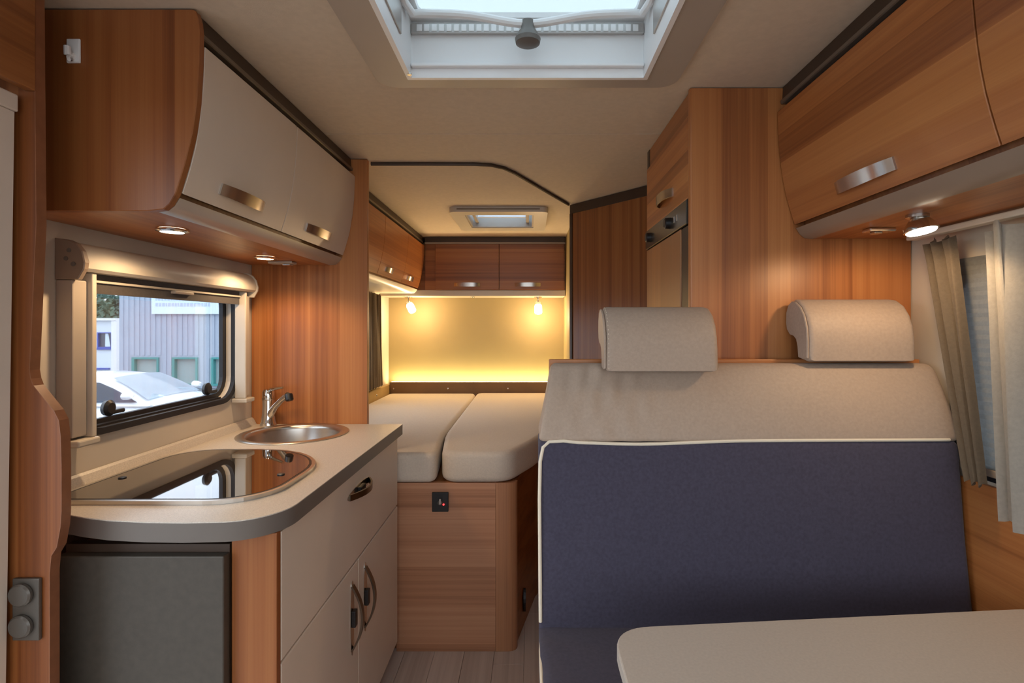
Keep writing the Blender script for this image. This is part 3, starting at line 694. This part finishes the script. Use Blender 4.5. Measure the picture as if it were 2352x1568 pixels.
# ------------------------------------------------------------------ bathroom wall + tall fridge tower (right)
bw = thing('bathroom_door', (0.5, 2.6, 0.0), 'tall dark walnut bathroom door set at an angle beside the fridge tower', 'door')
pA, pB = Vector((0.226, 2.925)), Vector((0.80, 2.212)); dd = (pB-pA).normalized(); nn = Vector((dd.y, -dd.x)); nn = nn if nn.y < 0 else -nn
def diag(s0, s1, z0, z1, t0, t1, nm, m):
    q = [pA+dd*s0+nn*t0, pA+dd*s1+nn*t0, pA+dd*s1+nn*t1, pA+dd*s0+nn*t1]
    return B().prism([(v.x, v.y) for v in q], 2, z0, z1).build(nm, m, bw)
LL = (pB-pA).length
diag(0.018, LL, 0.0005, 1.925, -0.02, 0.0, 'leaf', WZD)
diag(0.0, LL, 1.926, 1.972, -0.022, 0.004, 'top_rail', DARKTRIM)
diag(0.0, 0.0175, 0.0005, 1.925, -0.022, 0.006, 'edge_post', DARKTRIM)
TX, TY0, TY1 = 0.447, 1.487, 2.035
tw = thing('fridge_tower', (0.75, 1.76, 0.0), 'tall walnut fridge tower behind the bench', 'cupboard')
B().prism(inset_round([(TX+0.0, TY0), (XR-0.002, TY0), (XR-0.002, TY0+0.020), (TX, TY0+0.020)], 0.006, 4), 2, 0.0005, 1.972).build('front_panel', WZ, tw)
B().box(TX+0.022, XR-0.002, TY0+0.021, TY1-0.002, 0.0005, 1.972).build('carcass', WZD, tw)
B().box(TX+0.006, TX+0.0215, TY0+0.021, TY1-0.03, 1.908, 1.972).build('top_strip', WYD, tw)
B().box(TX+0.004, TX+0.0215, TY1-0.029, TY1+0.004, 1.905, 1.973).build('end_block', DARKTRIM, tw)
ud = B().box(TX+0.001, TX+0.0205, TY0+0.0225, TY1, 1.672, 1.905, 0.002).build('door', WY, tw)
strip_handle(ud, (TX+0.001, 1.75, 1.728), (0, 1, 0), (-1, 0, 0), 0.17, 0.03, 0.022)
fr = thing('tall_refrigerator', (0.7, 1.78, 0.3), 'tall built-in refrigerator with walnut front and black control strip', 'refrigerator')
fp = B().box(TX-0.004, TX+0.0205, TY0+0.0225, TY1, 1.600, 1.669, 0.002).build('control_panel', BLACK, fr)
fp.data.materials[0] = plain('control_panel_glossy_black', (0.045, 0.038, 0.032), 0.22, var=0.05)
for yy in (1.69, 1.96): B().lathe([(0.018, 0), (0.017, 0.014), (0.013, 0.017)], (TX-0.004, yy, 1.636), (-1, 0, 0), 20).build('knob', BLACK, fr, True)
for yy in (1.60, 1.63): B().box(TX-0.0052, TX-0.004, yy, yy+0.008, 1.627, 1.645).build('marking', SILVER, fr)
B().box(TX+0.004, TX+0.0205, TY0+0.0225, TY0+0.095, 0.30, 1.598, 0.002).build('black_trim', BLACK, fr)
B().box(TX+0.001, TX+0.0205, TY0+0.097, TY1, 0.30, 1.598, 0.002).build('door', wood('walnut_fridge_front', 2, tuple(c*1.0 for c in M_), (0.33, 0.16, 0.07), L_, off=(7, 1, 3), contrast=0.7), fr)

# ------------------------------------------------------------------ bench seat
BX0, BX1 = 0.024, 1.041
bn = thing('bench_seat', (0.54, 1.2, 0.0), 'two-person bench with navy seat and tan upper backrest', 'bench')
B().box(BX0+0.03, XR-0.014, 0.80, 1.438, 0.0005, 0.470, 0.004).build('base_box', WZ, bn)
B().box(BX0+0.030, XR-0.014, 1.4405, 1.464, 0.0005, 1.222, 0.002).build('back_board', WX, bn)
def sweep_cushion(sec, x0, x1, r, n=5, nx=40, disp=None, shear=None):
    cx = Vector((sum(p[0] for p in sec)/len(sec), sum(p[1] for p in sec)/len(sec)))
    st_ = []
    for k in range(n+1):
        a = 0.5*PI*k/n; st_.append((x0+r*(1-math.sin(a)), r*(1-math.cos(a))))
    left = sorted([(x0+r*(1-math.cos(0.5*PI*k/n)), r*(1-math.sin(0.5*PI*k/n))) for k in range(n+1)])
    right = [(x0+x1-a, b_) for a, b_ in left][::-1]
    mids = [(left[-1][0]+(right[0][0]-left[-1][0])*k/nx, 0.0) for k in range(1, nx)]
    rings = []
    for xx, ins in left+mids+right:
        ring = []
        for p in sec:
            v = Vector(p)-cx; l = v.length; v = cx + v*max(0.05, (l-ins)/l)
            P = Vector((xx, v.x, v.y))
            if shear: P.x += shear(P)
            if disp: P += disp(P)
            ring.append(P)
        rings.append(ring)
    return B().rings_(rings)
def dense(sec, step=0.02):
    out = []
    for i, p in enumerate(sec):
        a, c = Vector(p), Vector(sec[(i+1) % len(sec)]); m = max(1, int((c-a).length/step))
        for k in range(m): v = a+(c-a)*k/m; out.append((v.x, v.y))
    return out
# section in (y, z): navy lower back
nav = dense(inset_round([(1.246, 0.575), (1.438, 0.575), (1.438, 1.034), (1.297, 1.034)], 0.012, 4), 0.03)
def navy_disp(P):
    k = max(0.0, math.sin(PI*min(1, max(0, (P.z-0.6)/0.43)))); e = max(0.0, math.sin(PI*min(1, max(0, (P.x-BX0)/(BX1-BX0)))))
    return Vector((0, -0.014*k*math.sqrt(e) if P.y < 1.36 else 0, -0.006*math.exp(-((P.x-0.27)/0.16)**2) if P.z > 0.95 else 0))
nb = sweep_cushion(nav, BX0, BX1, 0.014, disp=navy_disp).build('backrest_lower', NAVY, bn, True, ang=70)
pip = [(BX0+0.003, 1.252, 0.62), (BX0+0.002, 1.262, 0.75), (BX0+0.001, 1.278, 0.90), (BX0+0.003, 1.290, 0.985), (BX0+0.010, 1.296, 1.018), (BX0+0.025, 1.299, 1.031), (BX0+0.06, 1.299, 1.033)]
pip += [(xx, 1.299, 1.034-0.008*math.exp(-((xx-0.27)/0.16)**2)+0.004*(xx-0.5)) for xx in [0.12+0.05*k for k in range(19)]]
B().tube(pip, 0.0042, 8).build('piping', PIPE, nb, True)
tan = dense(inset_round([(1.293, 1.030), (1.438, 1.030), (1.438, 1.214), (1.385, 1.214)], 0.016, 4), 0.02)
def tan_disp(P):
    if P.y > 1.43: return Vector((0, 0, 0))
    q = (P.z-1.036)/0.178; e = max(0.0, 1-abs(P.x-0.19)/0.19)
    w = 0.0042*e*math.sin((P.x*0.92-P.z*0.25)*150)*max(0, q) + 0.0018*e*math.sin((P.x+P.z*0.4)*90+1)
    bulge = -0.012*math.sin(PI*min(1, max(0, q)))
    return Vector((0, w+bulge, 0))
sweep_cushion(tan, BX0, BX1+0.004, 0.014, disp=tan_disp, nx=150, shear=lambda P: 0.034*max(0, (P.z-1.036)/0.178)*max(0, 1-(P.x-BX0)/0.5)).build('backrest_upper', TAN, bn, True, ang=75)
seat = dense(inset_round([(0.74, 0.475), (1.33, 0.475), (1.33, 0.607), (1.20, 0.609), (0.78, 0.612), (0.735, 0.60)], 0.03, 4), 0.03)
sc = sweep_cushion(seat, BX0, BX1, 0.025, disp=lambda P: Vector((0, 0, 0.002*math.sin(P.y*60+P.x*20)*math.exp(-((P.x-BX0)/0.05)**2) if P.z > 0.55 else 0))).build('seat_cushion', NAVY, bn, True, ang=75)
B().tube([(BX0+0.004, 0.78, 0.600), (BX0+0.002, 0.9, 0.601), (BX0+0.002, 1.05, 0.600), (BX0+0.002, 1.18, 0.597), (BX0+0.004, 1.225, 0.588), (BX0+0.012, 1.238, 0.570)], 0.0042, 8).build('piping', PIPE, sc, True)

# headrests
def headrest(x0, x1, yf, zb, label, tilt=0.0):
    H = 0.162
    sec = [(0, 0), (0.0, 0.05), (0.004, 0.085), (0.018, 0.118), (0.040, 0.143), (0.066, 0.157), (0.088, 0.160), (0.108, 0.150), (0.120, 0.128), (0.122, 0.10), (0.116, 0.078), (0.100, 0.064), (0.078, 0.060), (0.062, 0.050), (0.054, 0.030), (0.050, 0.0), (0.025, -0.004)]
    sec = [(yf+a, zb+b_) for a, b_ in sec]
    root = thing('headrest', ((x0+x1)/2, yf+0.06, zb), label, 'headrest')
    def barrel(P):  # gently rounded right end
        return Vector((0, 0, 0))
    sweep_cushion(dense(sec, 0.012), x0+0.003, x1, 0.012, nx=24).build('cushion', TAN, root, True, ang=50)
    c = [Vector(p) for p in sec]; ctr = Vector((yf+0.055, zb+0.085))
    capp = [(ctr.x+(p.x-ctr.x)*0.93, ctr.y+(p.y-ctr.y)*0.93) for p in c]
    B().prism(capp, 0, x0-0.003, x0+0.0028, 0.002, 1).build('side_cap', TAN, root)
    # stitches along the front edge of the cap
    path = dense(sec[:10], 0.009)[:26] if x0 < 0.5 else []; first = None
    for k in range(0, len(path)-1):
        a, b_ = Vector(path[k]), Vector(path[k+1]); m = (a+b_)/2; m2 = ctr+(m-ctr)*0.985
        o = B().box(-0.0005, 0.0005, -0.0018, 0.0018, -0.0005, 0.0005) if first is None else None
        if first is None: o = o.build('stitch', PIPE, root); first = o
        else: o = bpy.data.objects.new('stitch', first.data); COL.objects.link(o); o.parent = root
        d = (b_-a).normalized()
        o.location = Vector((x0+0.008, m2.x-0.0012, m2.y)) - root.location; o.rotation_euler = (math.atan2(d.y, d.x), 0, 0)
    return root
headrest(0.188, 0.466, 1.315, 1.201, 'tan headrest on the bench back in front of the fridge door')
headrest(0.712, 0.985, 1.362, 1.2235, 'tan headrest on the bench back beside the curtained window')

# ------------------------------------------------------------------ table
tb = thing('dining_table', (0.6, 0.6, 0.0), 'beige laminate dining table with rounded corners beside the bench', 'table')
def tab(d): return inset_round([(0.155+d, 0.15), (1.04, 0.15), (1.04, 1.070-d), (0.153+d, 0.997-d)], 0.075, 10)
B().prism(tab(0), 2, 0.724, 0.750, 0.003, 2).build('top', TABLE, tb)
B().tube([(0.62, 0.55, 0.03), (0.62, 0.55, 0.722)], 0.035, 20).build('leg', SILVER, tb, True)
B().lathe([(0.22, 0.0005), (0.22, 0.012), (0.05, 0.03)], (0.62, 0.55, 0), n=32).build('foot', GREY, tb, True)

# ------------------------------------------------------------------ right window, curtains, lamp
w3 = sroot('window_3', (XR, 0.75, 0.97))
B().ring(rrect(0.235, 1.335, 0.955, 1.475, 0.08), rrect(0.275, 1.295, 0.992, 1.438, 0.06), 0, XR-0.008, XR+0.046).build('frame', RUBBER, w3)
B().box(XR+0.026, XR+0.030, 0.26, 1.31, 0.98, 1.45).build('pane', PANE, w3)
bd = thing('lounge_window_blind', (XR-0.02, 0.75, 1.0), 'grey pleated blind drawn behind the white lounge curtain', 'blind')
def pleat(u, v):
    k = v*24; t = abs((k % 1)-0.5)*2
    return (XR-0.017+0.002*t, 0.24+1.095*u, 0.985+0.49*v)
B().grid(pleat, 2, 96, 0.0008).build('pleats', BLIND, bd)
B().box(XR-0.018, XR-0.009, 0.24, 1.335, 0.968, 0.985, 0.002).build('bottom_bar', PLASTD, bd)
rail = B().box(0.985, 1.012, -0.1, 1.40, 1.534, 1.548, 0.003).build('curtain_rail', PLAST); tag(rail, 'cream curtain rail under the lounge locker', 'curtain rail')
curtain('lounge_curtain', 'long white curtain hanging beside the dining table', 0.988, 1.533, 0.905, (0.60, 1.178), (0.70, 1.126), 0.023, 5.4, CURW, ph=0.6, xs=-0.004)
curtain('lounge_curtain', 'taupe curtain bunched at the far edge of the lounge window', 1.004, 1.533, 0.955, (1.268, 1.352), (1.188, 1.232), 0.013, 2.4, CURT, ph=2.0, xs=0.006)
rlm = thing('lounge_spotlight', (0.845, 1.165, ZB), 'chrome swivel spotlight glowing under the lounge locker', 'lamp')
c = Vector((0.845, 1.165, ZB)); dsp = Vector((0.12, -0.16, -1)).normalized()
B().lathe([(0.022, 0), (0.022, -0.006), (0.012, -0.010)], c, n=24).build('mount', NICKEL, rlm, True)
B().lathe([(0.012, 0.006), (0.020, 0.012), (0.031, 0.026), (0.033, 0.036), (0.030, 0.037)], c, dsp, 28).build('shade', CHROME, rlm, True)
B().lathe([(0.001, 0.0372), (0.029, 0.0372), (0.026, 0.041), (0.001, 0.0425)], c, dsp, 28).build('lens', E_LAMP, rlm, True)
spot(rlm, c+dsp*0.05, LAMP_W*0.64, 0.024, 165, 0.4, (0.05, 0.3, -1))
rs = thing('touch_switch', (0.86, 1.325, ZB), 'small chrome touch switch under the lounge locker beside the fridge tower', 'switch')
B().box(0.835, 0.90, 1.310, 1.345, ZB-0.009, ZB, 0.003).build('housing', CHROME, rs)
B().box(0.850, 0.870, 1.316, 1.338, ZB-0.014, ZB-0.009, 0.002).build('key', NICKEL, rs)

# ------------------------------------------------------------------ outside
GZ = -1.0
ASPH = plain('asphalt', (0.20, 0.205, 0.215), 0.9, var=0.15, vscale=3)
struct(B().box(-60, 40, -20, 60, GZ-0.2, GZ).build('ground', ASPH))
CLAD = plain('cladding_blue_grey', (0.40, 0.46, 0.55), 0.6, var=0.03, vscale=1)
CLADL = plain('cladding_pale', (0.74, 0.80, 0.88), 0.6, var=0.02, vscale=1)
SIGNM = plain('sign_pale_blue', (0.72, 0.84, 0.96), 0.5)
SIGNT = plain('sign_print_grey', (0.50, 0.58, 0.70), 0.6)
TEAL = plain('frame_teal', (0.05, 0.30, 0.29), 0.5)
BLUE = plain('frame_blue', (0.05, 0.10, 0.45), 0.5)
WGLASS = plain('far_window_glass', (0.36, 0.46, 0.46), 0.15)
DGLASS = plain('far_window_dark', (0.05, 0.07, 0.12), 0.2)
FY = 20.0
hall = thing('industrial_hall', (-8, 22, GZ), 'blue-grey corrugated industrial hall with teal-framed windows', 'building')
openings = [(-14.80, -13.80, -0.9, 0.17), (-13.30, -12.35, -0.9, 0.17), (-11.85, -10.9, -0.9, 0.17)]
wall_cells(1, FY, FY+0.25, -15.3, -2.0, GZ+0.01, 6.0, openings).build('wall', CLAD, hall)
ribs = B(); xx = -15.2
while xx < -2.2:
    segs = [(GZ+0.01, 6.0)]
    for h in openings:
        if h[0]-0.1 < xx < h[1]+0.1: segs = [(h[3]+0.06, 6.0)]
    for (za, zb_) in segs: ribs.box(xx-0.06, xx+0.06, FY-0.025, FY, za, zb_)
    xx += 0.20
rb = ribs.build('cladding_ribs', CLAD, hall, kind='stuff')
for h in openings:
    f_ = B().ring([(h[0], h[2]), (h[1], h[2]), (h[1], h[3]), (h[0], h[3])], [(h[0]+.10, h[2]+.08), (h[1]-.07, h[2]+.08), (h[1]-.07, h[3]-.07), (h[0]+.10, h[3]-.07)], 1, FY-0.07, FY+0.2).build('window', TEAL, hall)
    B().box(h[0]+0.1, h[1]-0.07, FY+0.10, FY+0.13, h[2]+0.08, h[3]-0.07).build('pane', WGLASS, f_)
sg = B().box(-14.0, -11.5, FY-0.14, FY-0.055, 1.78, 2.75).build('sign', SIGNM, hall)
bars = B(); rx = random.Random(3)
for zz in (2.28, 2.06):
    xx = -13.85
    while xx < -11.9:
        w_ = rx.uniform(0.05, 0.12); bars.box(xx, xx+w_, FY-0.146, FY-0.1405, zz, zz+0.13); xx += w_+0.03
bars.build('faded_print', SIGNT, sg, kind='stuff')
off_ = thing('office_building', (-20, 23, GZ), 'low white office building with a blue-framed window', 'building')
OY = 22.0
wall_cells(1, OY, OY+0.25, -26, -16.85, GZ+0.01, 1.56, [(-17.72, -17.10, 0.42, 1.08)]).build('wall', CLADL, off_)
for px_ in (-18.02, -16.95): B().box(px_-0.12, px_+0.10, OY-0.12, OY, GZ+0.01, 1.56).build('pilaster', WHITE, off_)
B().box(-26, -16.85, OY-0.15, OY+0.3, 1.561, 1.66).build('roof_edge', WHITE, off_)
f_ = B().ring([(-17.72, 0.42), (-17.10, 0.42), (-17.10, 1.08), (-17.72, 1.08)], [(-17.67, 0.48), (-17.15, 0.48), (-17.15, 1.04), (-17.67, 1.04)], 1, OY-0.04, OY+0.1).build('window', BLUE, off_)
B().box(-17.67, -17.15, OY+0.04, OY+0.06, 0.48, 1.04).build('pane', DGLASS, f_)
B().prism([(-17.43, 0.49), (-17.22, 0.49), (-17.30, 1.03), (-17.42, 1.03)], 1, OY+0.02, OY+0.035).build('inner_curtain', SIGNM, f_)
B().box(-17.75, -17.07, OY-0.08, OY-0.041, 0.37, 0.42).build('sill', BLUE, f_)
B().box(-17.80, -17.20, OY-0.10, OY-0.002, -0.45, -0.38).build('ledge', BLUE, off_)
# tree behind
tre = thing('tree', (-22.5, 29.5, GZ), 'dark green leafy tree rising behind the white office building', 'tree')
B().tube([(-22.5, 29.5, GZ), (-22.45, 29.5, 0.6), (-22.6, 29.5, 2.0)], [0.28, 0.22, 0.12], 10).build('trunk', plain('bark', (0.10, 0.07, 0.05), 0.9, var=0.2), tre, True)
rt = random.Random(5); lv = B(); t = lv.bm
for k in range(5200):
    a = rt.uniform(0, 2*PI); h = rt.uniform(-1, 1); r = rt.uniform(0.55, 1.0); q = math.sqrt(1-h*h)
    bump_ = 1+0.18*math.sin(4*a+3*h)
    p = Vector((-22.7+2.7*r*q*math.cos(a)*bump_, 29.6+2.2*r*q*math.sin(a), 1.55+1.75*r*h*bump_))
    u = Vector((rt.gauss(0, 1), rt.gauss(0, 1), rt.gauss(0, 1))).normalized(); v = u.orthogonal().normalized(); s_ = rt.uniform(0.09, 0.2)
    t.faces.new([t.verts.new(p+u*s_), t.verts.new(p+v*s_*0.6), t.verts.new(p-u*s_), t.verts.new(p-v*s_*0.6)])
lv.build('foliage', plain('leaves', (0.09, 0.15, 0.11), 0.8, var=0.4, vscale=2), tre, kind='stuff')

# parked car
CARP = plain('car_paint_white', (0.88, 0.90, 0.93), 0.18, coat=0.6)
CARG = plain('car_glass', (0.055, 0.075, 0.11), 0.1, spec=0.25)
CARS = plain('car_windscreen', (0.60, 0.68, 0.74), 0.05, spec=0.9)
car = thing('parked_car', (-7.3, 9.9, GZ), 'white parked car outside the kitchen window', 'car')
CX, CY = -5.35, 9.9      # nose x, centre line y; car points to +x
def sect(xb, zl, zh, hw, n=16, p=4.0):
    r = []
    for k in range(n*2):
        a = 2*PI*k/(n*2); c_, s_ = math.cos(a), math.sin(a)
        r.append((CX-xb, CY+hw*math.copysign(abs(c_)**(2/p), c_), GZ+(zl+zh)/2+(zh-zl)/2*math.copysign(abs(s_)**(2/p), s_)))
    return r
bodyst = [(0.0, 0.40, 0.62, 0.62), (0.06, 0.30, 0.72, 0.78), (0.25, 0.24, 0.83, 0.87), (0.7, 0.22, 0.93, 0.90), (1.15, 0.22, 1.00, 0.91), (1.6, 0.22, 1.02, 0.91), (2.6, 0.22, 1.02, 0.91), (3.4, 0.22, 1.02, 0.91), (4.1, 0.26, 1.0, 0.88), (4.4, 0.34, 0.93, 0.80), (4.48, 0.44, 0.80, 0.66)]
B().rings_([sect(*q) for q in bodyst]).build('body', CARP, car, True, ang=60)
def gh(xb, zt, hw_b, hw_t, zb=0.96):
    return [(CX-xb, CY-hw_b, GZ+zb), (CX-xb, CY-hw_b*0.35-hw_t*0.65, GZ+zb+(zt-zb)*0.65), (CX-xb, CY-hw_t, GZ+zt-0.03), (CX-xb, CY-hw_t*0.7, GZ+zt), (CX-xb, CY, GZ+zt+0.02), (CX-xb, CY+hw_t*0.7, GZ+zt), (CX-xb, CY+hw_t, GZ+zt-0.03), (CX-xb, CY+hw_b*0.35+hw_t*0.65, GZ+zb+(zt-zb)*0.65), (CX-xb, CY+hw_b, GZ+zb)]
B().rings_([gh(1.12, 0.995, 0.84, 0.80), gh(1.35, 1.13, 0.845, 0.74), gh(1.65, 1.30, 0.85, 0.68), gh(1.98, 1.425, 0.85, 0.63), gh(2.5, 1.47, 0.85, 0.62), (gh(3.2, 1.45, 0.84, 0.61)), gh(3.7, 1.33, 0.82, 0.62), gh(4.1, 1.05, 0.78, 0.70)]).build('cabin', CARP, car, True, ang=60)
# windscreen follows the cabin slope, slightly proud
def ws(u, v):
    xb = 1.20+0.70*v; zt = [1.045, 1.155, 1.265, 1.37, 1.412][min(4, int(v*4.001))]
    z0 = 1.045+(1.405-1.045)*v + 0.018*math.sin(PI*v)
    hw = 0.72-0.13*v
    return (CX-xb+0.018, CY-hw+2*hw*u, GZ+z0+0.022*(1-(2*u-1)**2)+0.016)
B().grid(ws, 12, 8, 0.006).build('windscreen', CARS, car, True)
def sidewin(pts_, sy, nm):
    B().rings_([[(CX-a, CY+sy*(h_), GZ+z_) for a, h_, z_ in pts_], [(CX-a, CY+sy*(h_+0.012), GZ+z_) for a, h_, z_ in pts_]]).build(nm, CARG, car)
for sy in (-1, 1):
    sidewin([(1.28, 0.838, 1.03), (2.42, 0.832, 1.03), (2.42, 0.705, 1.36), (2.02, 0.700, 1.35), (1.76, 0.738, 1.255), (1.50, 0.785, 1.14)], sy, 'front_window')
    sidewin([(2.48, 0.832, 1.035), (3.35, 0.832, 1.035), (3.15, 0.705, 1.33), (2.48, 0.705, 1.36)], sy, 'rear_window')
    m_ = B().rings_([[(CX-1.42+dx, CY+sy*(0.93+0.10*math.cos(a)), GZ+1.15+0.068*math.sin(a)) for a in [2*PI*k/12 for k in range(12)]] for dx in (0.0,)] + [[(CX-1.42+dx, CY+sy*(0.93+f*math.cos(a)), GZ+1.15+f*0.68*math.sin(a)) for a in [2*PI*k/12 for k in range(12)]] for dx, f in ((0.07, 0.095), (0.12, 0.06))])
    m_.build('side_mirror', CARP, car, True, ang=60)
    for wx_ in (0.85, 3.55):
        w_ = B().lathe([(0.20, -0.11), (0.31, -0.10), (0.32, 0.0), (0.31, 0.10), (0.20, 0.11)], (CX-wx_, CY+sy*0.82, GZ+0.321), (0, 1, 0), 24).build('wheel', RUBBER, car, True)
        B().lathe([(0.02, 0), (0.19, 0.005), (0.20, 0.02), (0.02, 0.03)], (CX-wx_, CY+sy*0.925, GZ+0.321), (0, sy, 0), 20).build('hub', SILVER, w_, True)
